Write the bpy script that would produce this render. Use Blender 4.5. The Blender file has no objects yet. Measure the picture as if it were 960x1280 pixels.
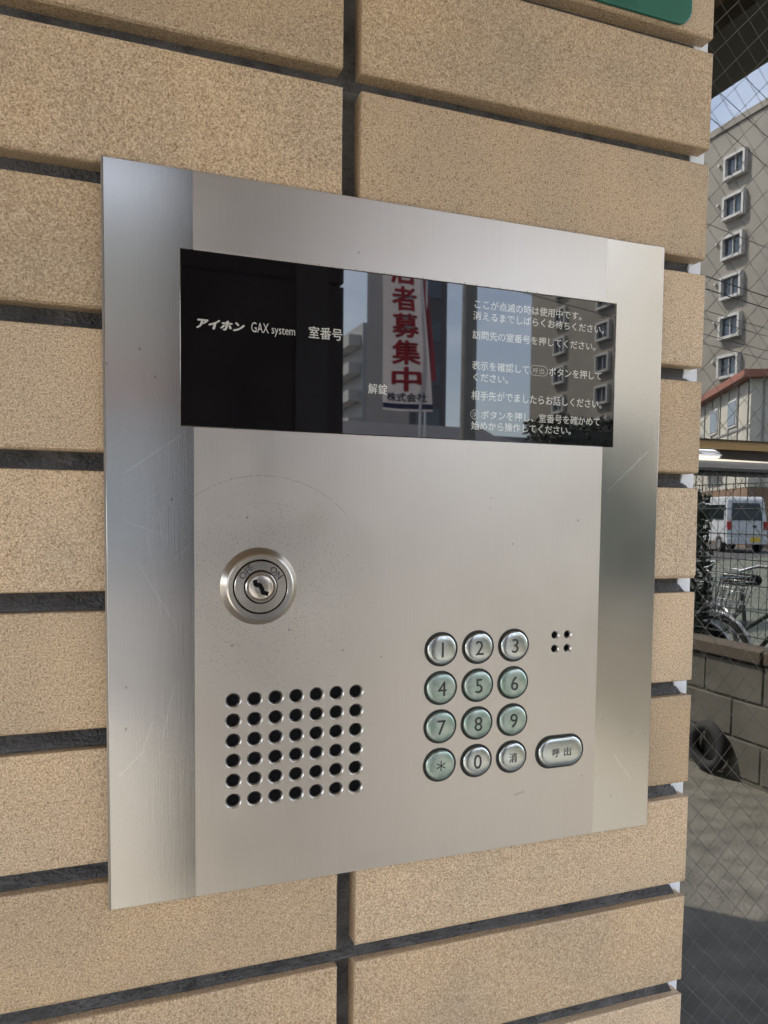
import bpy, bmesh, math, random
from mathutils import Vector, Matrix
random.seed(7)
scene = bpy.context.scene
C = scene.collection

# ------------------------------------------------------------------ camera
Z0 = 1.5                                   # height of the panel's reference line above the pavement
Rw = ((0.93055736, -0.36594985, 0.01198796), (-0.0110186, -0.06071476, -0.99809434), (0.36598032, 0.92865194, -0.06053082))
cd = bpy.data.cameras.new('camera')
cam = bpy.data.objects.new('camera', cd)
C.objects.link(cam)
r_, d_, f_ = Rw
cam.matrix_world = Matrix(((r_[0], -d_[0], -f_[0], -0.1312), (r_[1], -d_[1], -f_[1], -0.4344),
                           (r_[2], -d_[2], -f_[2], Z0 - 0.1433), (0, 0, 0, 1)))
cd.sensor_fit = 'AUTO'
cd.sensor_width = 36
cd.lens = 1000 / 1280 * 36
cd.shift_x = -28.9 / 1280
cd.shift_y = 62.1 / 1280
cd.clip_start = 0.02
cd.clip_end = 2000
scene.camera = cam

# ------------------------------------------------------------------ sky, sun, exposure
SUN = Vector((-0.50, -0.545, 1.0)).normalized()
w = bpy.data.worlds.new('World')
scene.world = w
w.use_nodes = True
nt = w.node_tree
sky = nt.nodes.new('ShaderNodeTexSky')
sky.sky_type = 'NISHITA'
sky.sun_disc = False
sky.sun_elevation = math.asin(SUN.z)
sky.sun_rotation = math.atan2(SUN.x, SUN.y)
sky.dust_density = 1.6
sky.ozone_density = 1.0
# thin high cloud over the clear sky
tc = nt.nodes.new('ShaderNodeTexCoord')
cmap = nt.nodes.new('ShaderNodeMapping'); cmap.inputs['Scale'].default_value = (1.0, 1.0, 2.6)
nt.links.new(tc.outputs['Generated'], cmap.inputs['Vector'])
cn = nt.nodes.new('ShaderNodeTexNoise'); cn.inputs['Scale'].default_value = 3.2; cn.inputs['Detail'].default_value = 7; cn.inputs['Roughness'].default_value = .58
nt.links.new(cmap.outputs[0], cn.inputs['Vector'])
cr = nt.nodes.new('ShaderNodeMapRange'); cr.inputs['From Min'].default_value = .40; cr.inputs['From Max'].default_value = .72
cr.inputs['To Min'].default_value = .22; cr.inputs['To Max'].default_value = .62
nt.links.new(cn.outputs['Fac'], cr.inputs['Value'])
cm = nt.nodes.new('ShaderNodeMix'); cm.data_type = 'RGBA'
nt.links.new(cr.outputs[0], cm.inputs['Factor'])
nt.links.new(sky.outputs[0], cm.inputs['A'])
cm.inputs['B'].default_value = (9.0, 9.4, 10.2, 1)
nt.links.new(cm.outputs['Result'], nt.nodes['Background'].inputs[0])
nt.nodes['Background'].inputs[1].default_value = 0.12
sd = bpy.data.lights.new('sun', 'SUN')
sd.energy = 3.6
sd.angle = math.radians(0.53)
sd.color = (1.0, 0.94, 0.85)
so = bpy.data.objects.new('sun', sd)
C.objects.link(so)
so.location = (-5, -6, 12)
so.rotation_euler = (-SUN).to_track_quat('-Z', 'Y').to_euler()
scene.view_settings.view_transform = 'Standard'
scene.view_settings.look = 'None'
scene.view_settings.gamma = 1
scene.view_settings.use_curve_mapping = False
scene.view_settings.exposure = 2.63


# ------------------------------------------------------------------ materials
def new_mat(name):
    m = bpy.data.materials.new(name)
    m.use_nodes = True
    return m, m.node_tree.nodes, m.node_tree.links, m.node_tree.nodes['Principled BSDF']


def plain(name, col, rough=0.6, metal=0.0, var=0.15, scale=6.0, bump=0.0, bscale=None, ior=1.5):
    """base colour with a soft procedural mottling and optional fine relief, world space"""
    m, N, L, b = new_mat(name)
    g = N.new('ShaderNodeNewGeometry')
    n = N.new('ShaderNodeTexNoise')
    n.inputs['Scale'].default_value = scale
    n.inputs['Detail'].default_value = 5
    L.new(g.outputs['Position'], n.inputs['Vector'])
    r = N.new('ShaderNodeValToRGB')
    r.color_ramp.elements[0].position = 0.3
    r.color_ramp.elements[1].position = 0.7
    r.color_ramp.elements[0].color = [c * (1 - var) for c in col] + [1]
    r.color_ramp.elements[1].color = [min(1, c * (1 + var)) for c in col] + [1]
    L.new(n.outputs['Fac'], r.inputs['Fac'])
    L.new(r.outputs['Color'], b.inputs['Base Color'])
    b.inputs['Roughness'].default_value = rough
    b.inputs['Metallic'].default_value = metal
    b.inputs['IOR'].default_value = ior
    if bump:
        n2 = N.new('ShaderNodeTexNoise')
        n2.inputs['Scale'].default_value = bscale or scale * 8
        n2.inputs['Detail'].default_value = 4
        L.new(g.outputs['Position'], n2.inputs['Vector'])
        bp = N.new('ShaderNodeBump')
        bp.inputs['Strength'].default_value = bump
        bp.inputs['Distance'].default_value = 0.01
        L.new(n2.outputs['Fac'], bp.inputs['Height'])
        L.new(bp.outputs['Normal'], b.inputs['Normal'])
    return m


def tile_material():
    m, N, L, b = new_mat('tan_speckled_tile')
    g = N.new('ShaderNodeNewGeometry')
    oi = N.new('ShaderNodeObjectInfo')
    off = N.new('ShaderNodeVectorMath'); off.operation = 'ADD'
    sc = N.new('ShaderNodeMath'); sc.operation = 'MULTIPLY'; sc.inputs[1].default_value = 7.3
    L.new(oi.outputs['Random'], sc.inputs[0])
    L.new(g.outputs['Position'], off.inputs[0]); L.new(sc.outputs[0], off.inputs[1])
    n = N.new('ShaderNodeTexNoise'); n.inputs['Scale'].default_value = 1150; n.inputs['Detail'].default_value = 1.5; n.inputs['Roughness'].default_value = .62
    L.new(off.outputs[0], n.inputs['Vector'])
    r = N.new('ShaderNodeValToRGB'); e = r.color_ramp.elements
    e[0].position = .32; e[0].color = (.355, .25, .158, 1)
    e[1].position = .68; e[1].color = (.74, .595, .435, 1)
    k = e.new(.47); k.color = (.52, .384, .246, 1)
    k = e.new(.56); k.color = (.605, .457, .303, 1)
    L.new(n.outputs['Fac'], r.inputs['Fac'])
    # fine dark iron specks
    v = N.new('ShaderNodeTexNoise'); v.inputs['Scale'].default_value = 900; v.inputs['Detail'].default_value = 0
    L.new(off.outputs[0], v.inputs['Vector'])
    vr = N.new('ShaderNodeValToRGB'); vr.color_ramp.elements[0].position = .27; vr.color_ramp.elements[1].position = .36
    vr.color_ramp.elements[0].color = (.66, .60, .55, 1); vr.color_ramp.elements[1].color = (1, 1, 1, 1)
    L.new(v.outputs['Fac'], vr.inputs['Fac'])
    mx = N.new('ShaderNodeMix'); mx.data_type = 'RGBA'; mx.blend_type = 'MULTIPLY'; mx.inputs['Factor'].default_value = 1
    L.new(r.outputs['Color'], mx.inputs['A']); L.new(vr.outputs['Color'], mx.inputs['B'])
    # broad kiln and weather mottling, and a tone of its own for every tile
    p = N.new('ShaderNodeTexNoise'); p.inputs['Scale'].default_value = 16; p.inputs['Detail'].default_value = 5
    L.new(off.outputs[0], p.inputs['Vector'])
    pr = N.new('ShaderNodeValToRGB'); pr.color_ramp.elements[0].position = .3; pr.color_ramp.elements[1].position = .7
    pr.color_ramp.elements[0].color = (.85, .86, .88, 1); pr.color_ramp.elements[1].color = (1.08, 1.04, .98, 1)
    L.new(p.outputs['Fac'], pr.inputs['Fac'])
    m2 = N.new('ShaderNodeMix'); m2.data_type = 'RGBA'; m2.blend_type = 'MULTIPLY'; m2.inputs['Factor'].default_value = 1
    L.new(mx.outputs['Result'], m2.inputs['A']); L.new(pr.outputs['Color'], m2.inputs['B'])
    hsv = N.new('ShaderNodeHueSaturation')
    mr = N.new('ShaderNodeMapRange'); mr.inputs['To Min'].default_value = .86; mr.inputs['To Max'].default_value = 1.12
    L.new(oi.outputs['Random'], mr.inputs['Value']); L.new(mr.outputs[0], hsv.inputs['Value'])
    mr2 = N.new('ShaderNodeMapRange'); mr2.inputs['To Min'].default_value = 1.06; mr2.inputs['To Max'].default_value = .92
    L.new(oi.outputs['Random'], mr2.inputs['Value']); L.new(mr2.outputs[0], hsv.inputs['Saturation'])
    L.new(m2.outputs['Result'], hsv.inputs['Color']); L.new(hsv.outputs['Color'], b.inputs['Base Color'])
    b.inputs['Roughness'].default_value = .62
    bp = N.new('ShaderNodeBump'); bp.inputs['Strength'].default_value = .35; bp.inputs['Distance'].default_value = .0006
    L.new(n.outputs['Fac'], bp.inputs['Height']); L.new(bp.outputs['Normal'], b.inputs['Normal'])
    return m


def steel_material(name, col, rough, aniso, hair, pits=True, arc=None, scratch=None):
    """brushed stainless steel: stretched hairlines, pits, a worn arc or scratch with a shape of its own"""
    m, N, L, b = new_mat(name)
    g = N.new('ShaderNodeNewGeometry')
    mp = N.new('ShaderNodeMapping'); mp.inputs['Scale'].default_value = (2600, 1, 22)
    L.new(g.outputs['Position'], mp.inputs['Vector'])
    n = N.new('ShaderNodeTexNoise'); n.inputs['Scale'].default_value = 1; n.inputs['Detail'].default_value = 3
    L.new(mp.outputs[0], n.inputs['Vector'])
    hz = N.new('ShaderNodeTexNoise'); hz.inputs['Scale'].default_value = 14; hz.inputs['Detail'].default_value = 6; hz.inputs['Roughness'].default_value = .6
    L.new(g.outputs['Position'], hz.inputs['Vector'])
    base = N.new('ShaderNodeMix'); base.data_type = 'RGBA'
    base.inputs['A'].default_value = [c * .86 for c in col] + [1]; base.inputs['B'].default_value = [min(1, c * 1.05) for c in col] + [1]
    L.new(hz.outputs['Fac'], base.inputs['Factor'])
    colour = base.outputs['Result']

    def mul(fac, tint):
        nonlocal colour
        k = N.new('ShaderNodeMix'); k.data_type = 'RGBA'; k.blend_type = 'MIX'
        L.new(fac, k.inputs['Factor']); L.new(colour, k.inputs['A']); k.inputs['B'].default_value = tint
        colour = k.outputs['Result']
    hr = N.new('ShaderNodeMapRange'); hr.inputs['From Min'].default_value = .35; hr.inputs['From Max'].default_value = .75
    hr.inputs['To Min'].default_value = 0; hr.inputs['To Max'].default_value = hair
    L.new(n.outputs['Fac'], hr.inputs['Value'])
    mul(hr.outputs[0], [c * .80 for c in col] + [1])
    if pits:
        vo = N.new('ShaderNodeTexVoronoi'); vo.inputs['Scale'].default_value = 130
        L.new(g.outputs['Position'], vo.inputs['Vector'])
        a = N.new('ShaderNodeMath'); a.operation = 'LESS_THAN'; a.inputs[1].default_value = .085
        L.new(vo.outputs['Distance'], a.inputs[0])
        bw = N.new('ShaderNodeSeparateColor'); L.new(vo.outputs['Color'], bw.inputs[0])
        c2 = N.new('ShaderNodeMath'); c2.operation = 'GREATER_THAN'; c2.inputs[1].default_value = .90
        L.new(bw.outputs[0], c2.inputs[0])
        c3 = N.new('ShaderNodeMath'); c3.operation = 'MULTIPLY'
        L.new(a.outputs[0], c3.inputs[0]); L.new(c2.outputs[0], c3.inputs[1])
        c4 = N.new('ShaderNodeMath'); c4.operation = 'MULTIPLY'; c4.inputs[1].default_value = .55
        L.new(c3.outputs[0], c4.inputs[0])
        mul(c4.outputs[0], (.10, .09, .08, 1))
    sep = N.new('ShaderNodeSeparateXYZ'); L.new(g.outputs['Position'], sep.inputs[0])

    def M(op, x, y=None):
        k = N.new('ShaderNodeMath'); k.operation = op
        for i, v in enumerate((x, y)):
            if v is None: continue
            if isinstance(v, (int, float)): k.inputs[i].default_value = v
            else: L.new(v, k.inputs[i])
        return k.outputs[0]
    if arc:
        # scuffs left by the key ring round the lock
        dx = M('SUBTRACT', sep.outputs[0], arc[0][0]); dz = M('SUBTRACT', sep.outputs[2], arc[0][1])
        rr = M('SQRT', M('ADD', M('MULTIPLY', dx, dx), M('MULTIPLY', dz, dz)))
        near = M('MAXIMUM', M('SUBTRACT', 1.0, M('DIVIDE', rr, .066)), 0.0)
        rot = N.new('ShaderNodeMapping'); rot.inputs['Rotation'].default_value = (0, .7, 0); rot.inputs['Scale'].default_value = (1, 1, .6)
        L.new(g.outputs['Position'], rot.inputs['Vector'])
        v2 = N.new('ShaderNodeTexVoronoi'); v2.inputs['Scale'].default_value = 1000; L.new(rot.outputs[0], v2.inputs['Vector'])
        sc2 = N.new('ShaderNodeSeparateColor'); L.new(v2.outputs['Color'], sc2.inputs[0])
        dots = M('MULTIPLY', M('LESS_THAN', v2.outputs['Distance'], .22), M('GREATER_THAN', M('ADD', sc2.outputs[1], M('MULTIPLY', near, .40)), .96))
        mul(M('MULTIPLY', dots, M('MULTIPLY', M('GREATER_THAN', near, .02), .7)), (.22, .20, .18, 1))
        # a yellowed stain above it
        dx = M('SUBTRACT', sep.outputs[0], arc[0][0] + .028); dz = M('SUBTRACT', sep.outputs[2], arc[0][1] + .038)
        rr = M('SQRT', M('ADD', M('MULTIPLY', dx, dx), M('MULTIPLY', dz, dz)))
        mul(M('MULTIPLY', M('MAXIMUM', M('SUBTRACT', 1.0, M('DIVIDE', rr, .011)), 0.0), M('MULTIPLY', hz.outputs['Fac'], .35)), (.50, .40, .24, 1))
    if arc:
        for (cx, cz, rad, wid, a0, a1, st) in arc:
            dx = M('SUBTRACT', sep.outputs[0], cx); dz = M('SUBTRACT', sep.outputs[2], cz)
            rr = M('SQRT', M('ADD', M('MULTIPLY', dx, dx), M('MULTIPLY', dz, dz)))
            on = M('LESS_THAN', M('ABSOLUTE', M('SUBTRACT', rr, rad)), wid)
            an = M('ARCTAN2', dz, dx)
            on = M('MULTIPLY', on, M('MULTIPLY', M('GREATER_THAN', an, a0), M('LESS_THAN', an, a1)))
            bn = N.new('ShaderNodeTexNoise'); bn.inputs['Scale'].default_value = 420
            L.new(g.outputs['Position'], bn.inputs['Vector'])
            on = M('MULTIPLY', on, M('MULTIPLY', M('GREATER_THAN', bn.outputs['Fac'], .44), st))
            mul(on, (.20, .17, .14, 1))
    if scratch:
        for (x0, z0, x1, z1, wid, st, tint) in scratch:
            ln = math.hypot(x1 - x0, z1 - z0); ux, uz = (x1 - x0) / ln, (z1 - z0) / ln
            dx = M('SUBTRACT', sep.outputs[0], x0); dz = M('SUBTRACT', sep.outputs[2], z0)
            al = M('ADD', M('MULTIPLY', dx, ux), M('MULTIPLY', dz, uz))
            ac = M('ABSOLUTE', M('SUBTRACT', M('MULTIPLY', dx, uz), M('MULTIPLY', dz, ux)))
            on = M('MULTIPLY', M('LESS_THAN', ac, wid), M('MULTIPLY', M('GREATER_THAN', al, 0), M('LESS_THAN', al, ln)))
            mul(M('MULTIPLY', on, st), tint)
    L.new(colour, b.inputs['Base Color'])
    b.inputs['Metallic'].default_value = 1
    rm = N.new('ShaderNodeMapRange'); rm.inputs['To Min'].default_value = rough * .72; rm.inputs['To Max'].default_value = rough * 1.28
    L.new(hz.outputs['Fac'], rm.inputs['Value']); L.new(rm.outputs[0], b.inputs['Roughness'])
    if aniso:
        b.inputs['Anisotropic'].default_value = aniso
        cb = N.new('ShaderNodeCombineXYZ'); cb.inputs[2].default_value = 1
        L.new(cb.outputs[0], b.inputs['Tangent'])
    bp = N.new('ShaderNodeBump'); bp.inputs['Strength'].default_value = .05 + hair * .1; bp.inputs['Distance'].default_value = .0002
    L.new(n.outputs['Fac'], bp.inputs['Height']); L.new(bp.outputs['Normal'], b.inputs['Normal'])
    return m


def glass_material(name, refl_ior, tint, rough=0.0):
    m, N, L, b = new_mat(name)
    N.remove(b)
    tr = N.new('ShaderNodeBsdfTransparent'); tr.inputs[0].default_value = tint
    gl = N.new('ShaderNodeBsdfGlossy'); gl.inputs['Roughness'].default_value = rough
    fr = N.new('ShaderNodeFresnel'); fr.inputs['IOR'].default_value = refl_ior
    mx = N.new('ShaderNodeMixShader')
    L.new(fr.outputs[0], mx.inputs[0]); L.new(tr.outputs[0], mx.inputs[1]); L.new(gl.outputs[0], mx.inputs[2])
    L.new(mx.outputs[0], N['Material Output'].inputs['Surface'])
    return m


def patina_material():
    """keypad metal going green where the plating has worn"""
    m, N, L, b = new_mat('green_worn_button_metal')
    g = N.new('ShaderNodeNewGeometry')
    n = N.new('ShaderNodeTexNoise'); n.inputs['Scale'].default_value = 210; n.inputs['Detail'].default_value = 5
    L.new(g.outputs['Position'], n.inputs['Vector'])
    r = N.new('ShaderNodeValToRGB'); r.color_ramp.elements[0].position = .36; r.color_ramp.elements[1].position = .62
    r.color_ramp.elements[0].color = (.28, .37, .32, 1); r.color_ramp.elements[1].color = (.40, .46, .42, 1)
    L.new(n.outputs['Fac'], r.inputs['Fac']); L.new(r.outputs['Color'], b.inputs['Base Color'])
    b.inputs['Metallic'].default_value = .85
    b.inputs['Roughness'].default_value = .30
    return m


def flag_material(name, col):
    m, N, L, b = new_mat(name)
    b.inputs['Base Color'].default_value = col + (1,)
    b.inputs['Roughness'].default_value = .8
    t = N.new('ShaderNodeBsdfTranslucent'); t.inputs[0].default_value = col + (1,)
    mx = N.new('ShaderNodeMixShader'); mx.inputs[0].default_value = .45
    L.new(b.outputs[0], mx.inputs[1]); L.new(t.outputs[0], mx.inputs[2]); L.new(mx.outputs[0], N['Material Output'].inputs['Surface'])
    return m


MT = {}
MT['tile'] = tile_material()
MT['mortar'] = plain('charcoal_mortar', (.112, .108, .107), .9, var=.4, scale=70, bump=.6, bscale=420)
MT['jamb'] = plain('white_aluminium', (.72, .74, .78), .45, var=.05)
LOCK = (-.0477, Z0 - .1836)
MT['steel_mid'] = steel_material('brushed_steel_centre', (.61, .562, .512), .36, .3, .34,
    arc=[(LOCK[0] + .003, LOCK[1] - .003, .0625, .00022, .75, 2.55, .42), (LOCK[0] + .004, LOCK[1], .045, .00016, 1.2, 2.0, .18)],
    scratch=[(.112, Z0 - .318, .119, Z0 - .3165, .0006, .35, (.2, .17, .14, 1)), (-.012, Z0 - .262, .02, Z0 - .2655, .00012, .3, (.25, .22, .2, 1))])
lt = (.9, .9, .88, 1)
SCUFFS = []
for k_ in range(22):
    x_ = random.uniform(-.122, -.088) if k_ % 3 else random.uniform(.175, .208); z_ = Z0 - random.uniform(.11, .30)
    a_ = random.gauss(1.0, .5); l_ = random.uniform(.004, .022)
    SCUFFS.append((x_, z_, min(.212, x_ + l_ * math.cos(a_)), z_ + l_ * math.sin(a_), random.uniform(.00006, .00013), random.uniform(.18, .42), lt))
MT['steel_side'] = steel_material('satin_steel_side', (.47, .452, .428), .17, .0, .15,
    scratch=[(.1745, Z0 - .1281, .2055, Z0 - .1017, .00022, .55, lt), (.178, Z0 - .118, .196, Z0 - .112, .00012, .35, lt),
             (-.116, Z0 - .125, -.086, Z0 - .103, .00014, .4, lt), (-.110, Z0 - .170, -.090, Z0 - .205, .00012, .35, lt),
             (-.105, Z0 - .155, -.098, Z0 - .200, .0001, .3, lt), (-.117, Z0 - .148, -.094, Z0 - .158, .0001, .3, lt),
             (-.092, Z0 - .235, -.098, Z0 - .262, .00012, .4, lt), (.186, Z0 - .300, .200, Z0 - .318, .0003, .25, lt)] + SCUFFS)
MT['steel_edge'] = plain('raw_steel_edge', (.34, .31, .27), .45, 1.0)
MT['rimsteel'] = plain('countersunk_steel', (.75, .73, .70), .35, 1.0, var=.05)
MT['black'] = plain('black_plastic', (.006, .006, .007), .6)
MT['black'].node_tree.nodes['Principled BSDF'].inputs['Specular IOR Level'].default_value = .05
MT['screen'] = plain('black_display_glass', (.006, .005, .006), .016, var=.3, scale=30, ior=1.70)
MT['print'] = plain('pale_screen_print', (.50, .49, .45), .035, var=.04, scale=400, ior=1.6)
MT['print_dim'] = plain('pale_screen_print_thin', (.36, .355, .33), .035, var=.04, scale=400, ior=1.6)
MT['lockmetal'] = plain('satin_nickel', (.50, .465, .42), .24, 1.0, var=.05, scale=60)
MT['lockbright'] = plain('bright_nickel', (.55, .50, .45), .24, 1.0, var=.05, scale=60)
MT['button'] = plain('silver_button_metal', (.46, .487, .475), .22, 1.0, var=.06, scale=160)
MT['patina'] = patina_material()
MT['rubber'] = plain('dark_rubber', (.035, .035, .032), .55)
MT['ink'] = plain('dark_engraving', (.035, .033, .033), .6)
MT['inkgrey'] = plain('grey_engraving', (.085, .08, .078), .6)
MT['chrome'] = plain('polished_stainless', (.82, .80, .77), .03, 1.0, var=.02)
MT['wire'] = plain('glass_wire', (.22, .215, .19), .5, .0)
MT['pane'] = glass_material('wired_glass_pane', 2.6, (.6, .63, .61, 1))
MT['paneback'] = glass_material('wired_glass_inner_face', 1.02, (.8, .83, .81, 1))
MT['green'] = plain('green_sign_enamel', (.018, .125, .085), .35, var=.12, scale=60)
MT['soffit'] = plain('brown_soffit', (.34, .25, .14), .7)
MT['fascia'] = plain('dark_fascia', (.12, .11, .085), .6)
MT['pillar'] = plain('dark_stone', (.030, .024, .023), .5, var=.25, scale=5)
MT['pillarband'] = plain('grey_cladding', (.085, .082, .085), .5, var=.1)
MT['concrete'] = plain('concrete_pavement', (.140, .132, .110), .42, var=.32, scale=9, bump=.9, bscale=55)
MT['asphalt'] = plain('asphalt', (.055, .055, .056), .85, var=.2, scale=4, bump=.6, bscale=120)
MT['lot'] = plain('pale_gravel', (.10, .11, .085), .9, var=.2, scale=2)
MT['white_paint'] = plain('road_paint', (.7, .7, .68), .6)
MT['block'] = plain('concrete_block', (.105, .098, .078), .9, var=.25, scale=7, bump=.5, bscale=160)
MT['cap'] = plain('block_coping', (.07, .055, .038), .85, var=.2)
MT['fence'] = plain('dark_fence_wire', (.03, .038, .032), .5)
MT['apt'] = plain('beige_tiled_facade', (.25, .23, .19), .75, var=.10, scale=.6)
MT['aptframe'] = plain('window_surround', (.50, .49, .46), .6, var=.06)
MT['winpane'] = plain('window_pane', (.05, .07, .09), .05, var=.3, scale=.7, ior=1.6)
MT['greyfar'] = plain('grey_far_facade', (.40, .41, .41), .8, var=.06, scale=.4)
MT['darkfar'] = plain('dark_far_facade', (.10, .10, .11), .7, var=.1, scale=.4)
MT['cream'] = plain('cream_siding', (.45, .43, .36), .75, var=.08, scale=.8)
MT['brownwall'] = plain('brown_wall', (.20, .13, .085), .8, var=.12, scale=1)
MT['redroof'] = plain('red_roof_sheet', (.26, .10, .065), .65, var=.15, scale=2)
MT['greyroof'] = plain('grey_roof_tile', (.09, .09, .10), .6, var=.15, scale=2)
MT['vanwhite'] = plain('white_van_paint', (.44, .46, .47), .3, var=.03)
MT['vanglass'] = plain('van_glass', (.012, .02, .02), .05, ior=1.55)
MT['tyre'] = plain('tyre_rubber', (.018, .018, .018), .85)
MT['rim'] = plain('steel_rim', (.45, .45, .45), .4, .8)
MT['plateyellow'] = plain('yellow_number_plate', (.62, .42, .03), .5)
MT['tail'] = plain('red_tail_lamp', (.30, .012, .01), .25)
MT['flagwhite'] = flag_material('white_flag_cloth', (.66, .61, .62))
MT['flagred'] = flag_material('red_flag_cloth', (.22, .035, .05))
MT['redink'] = flag_material('red_flag_ink', (.62, .035, .05))
MT['navyink'] = flag_material('navy_flag_ink', (.03, .04, .12))
MT['greyink'] = flag_material('grey_flag_ink', (.12, .12, .13))
MT['pole'] = plain('grey_concrete_pole', (.22, .215, .20), .8)
MT['cable'] = plain('black_cable', (.012, .012, .013), .6)
MT['leaf'] = plain('dark_leaf', (.018, .03, .014), .6, var=.4, scale=30)
MT['wallplain'] = plain('plain_facade', (.36, .29, .2), .8, var=.1)
MT['lobby'] = plain('dim_lobby', (.035, .032, .028), .8)


# ------------------------------------------------------------------ mesh helpers
class MB:
    def __init__(s): s.v = []; s.f = []; s.sm = []

    def add(s, vs, fs, smooth=False):
        o = len(s.v); s.v += [tuple(p) for p in vs]; s.f += [tuple(i + o for i in f) for f in fs]; s.sm += [smooth] * len(fs)
        return s

    def box(s, a, b):
        x0, y0, z0 = a; x1, y1, z1 = b
        return s.add([(x0, y0, z0), (x1, y0, z0), (x1, y1, z0), (x0, y1, z0), (x0, y0, z1), (x1, y0, z1), (x1, y1, z1), (x0, y1, z1)],
                     [(0, 3, 2, 1), (4, 5, 6, 7), (0, 1, 5, 4), (1, 2, 6, 5), (2, 3, 7, 6), (3, 0, 4, 7)])

    def tube(s, pts, r, n=6, caps=True):
        pts = [Vector(p) for p in pts]; rs = r if isinstance(r, (list, tuple)) else [r] * len(pts)
        vs = []; fs = []
        for i, p in enumerate(pts):
            t = (pts[min(i + 1, len(pts) - 1)] - pts[max(i - 1, 0)]).normalized()
            u = t.cross(Vector((0, 0, 1)) if abs(t.z) < .95 else Vector((1, 0, 0))).normalized(); v = t.cross(u)
            vs += [p + (u * math.cos(2 * math.pi * k / n) + v * math.sin(2 * math.pi * k / n)) * rs[i] for k in range(n)]
        for i in range(len(pts) - 1):
            for k in range(n):
                fs.append((i * n + k, i * n + (k + 1) % n, (i + 1) * n + (k + 1) % n, (i + 1) * n + k))
        s.add(vs, fs, True)
        if caps:
            o = len(s.v)
            s.add(vs[:n], [tuple(range(n))]); s.add(vs[-n:], [tuple(reversed(range(n)))])
        return s

    def lathe_y(s, prof, n=40, smooth=True, sx=1.0, sz=1.0, flat=0.0, crisp=False):
        """profile [(radius, depth towards -y)], spun about the y axis; flat = half length of a straight middle (stadium)"""
        if crisp:
            for i in range(len(prof) - 1): s.lathe_y(prof[i:i + 2], n, True, sx, sz, flat, None)
            if prof[-1][0] > 0: s.lathe_y([prof[-1]], n, False, sx, sz, flat)
            return s
        vs = []; fs = []
        for (r, h) in prof:
            for k in range(n):
                a = 2 * math.pi * (k + .5) / n; c = math.cos(a)
                vs.append((r * c * sx + (flat if c > 0 else -flat), -h, r * math.sin(a) * sz))
        for i in range(len(prof) - 1):
            for k in range(n):
                fs.append((i * n + k, i * n + (k + 1) % n, (i + 1) * n + (k + 1) % n, (i + 1) * n + k))
        s.add(vs, fs, smooth)
        if prof[-1][0] > 0 and crisp is not None: s.add(vs[-n:], [tuple(range(n))], False)
        return s

    def mesh(s, name):
        me = bpy.data.meshes.new(name); me.from_pydata(s.v, [], s.f); me.update()
        me.polygons.foreach_set('use_smooth', s.sm)
        return me


def obj(name, me, mat=None, parent=None, loc=(0, 0, 0)):
    if isinstance(me, MB): me = me.mesh(name)
    o = bpy.data.objects.new(name, me)
    if mat and not me.materials: me.materials.append(MT[mat])
    o.parent = parent; o.location = loc
    C.objects.link(o)
    return o


def tag(o, label, cat, group=None):
    o['label'] = label; o['category'] = cat
    if group: o['group'] = group
    return o


def thing(name, loc, label, cat, group=None, rz=0):
    o = bpy.data.objects.new(name, None); o.location = loc; o.rotation_euler = (0, 0, rz)
    o.empty_display_size = .1
    C.objects.link(o)
    return tag(o, label, cat, group)


def struct(name, me, mat):
    o = obj(name, me, mat); o['kind'] = 'structure'
    return o


def clean_normals(me):
    bm = bmesh.new(); bm.from_mesh(me); bmesh.ops.recalc_face_normals(bm, faces=bm.faces); bm.to_mesh(me); bm.free()
    return me


def bevel_box(a, b, off, seg=2, name='piece', jitter=0):
    bm = bmesh.new()
    m = MB().box(a, b); vs = [bm.verts.new(p) for p in m.v]
    for f in m.f: bm.faces.new([vs[i] for i in f])
    bmesh.ops.bevel(bm, geom=list(bm.edges), offset=off, segments=seg, affect='EDGES', profile=.5)
    if jitter:
        for v in bm.verts: v.co += Vector((random.uniform(-1, 1), random.uniform(-1, 1), random.uniform(-1, 1))) * jitter
    me = bpy.data.meshes.new(name); bm.to_mesh(me); bm.free()
    return me


def from_curve(cu):
    o = bpy.data.objects.new('tmp', cu); C.objects.link(o)
    dg = bpy.context.evaluated_depsgraph_get()
    me = bpy.data.meshes.new_from_object(o.evaluated_get(dg))
    bpy.data.objects.remove(o); bpy.data.curves.remove(cu)
    me.transform(Matrix(((1, 0, 0, 0), (0, 0, -1, 0), (0, 1, 0, 0), (0, 0, 0, 1))))
    me.materials.clear()
    return me


def plate_mesh(loops, half, bev):
    """flat plate in the xz plane with real openings, rounded rims; front at y = -half"""
    cu = bpy.data.curves.new('plate', 'CURVE'); cu.dimensions = '2D'; cu.fill_mode = 'BOTH'
    cu.extrude = half - bev; cu.bevel_depth = bev; cu.bevel_resolution = 1
    for L in loops:
        sp = cu.splines.new('POLY'); sp.points.add(len(L) - 1); sp.use_cyclic_u = True
        for p, (x, z) in zip(sp.points, L): p.co = (x, z, 0, 1)
    return from_curve(cu)


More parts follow.
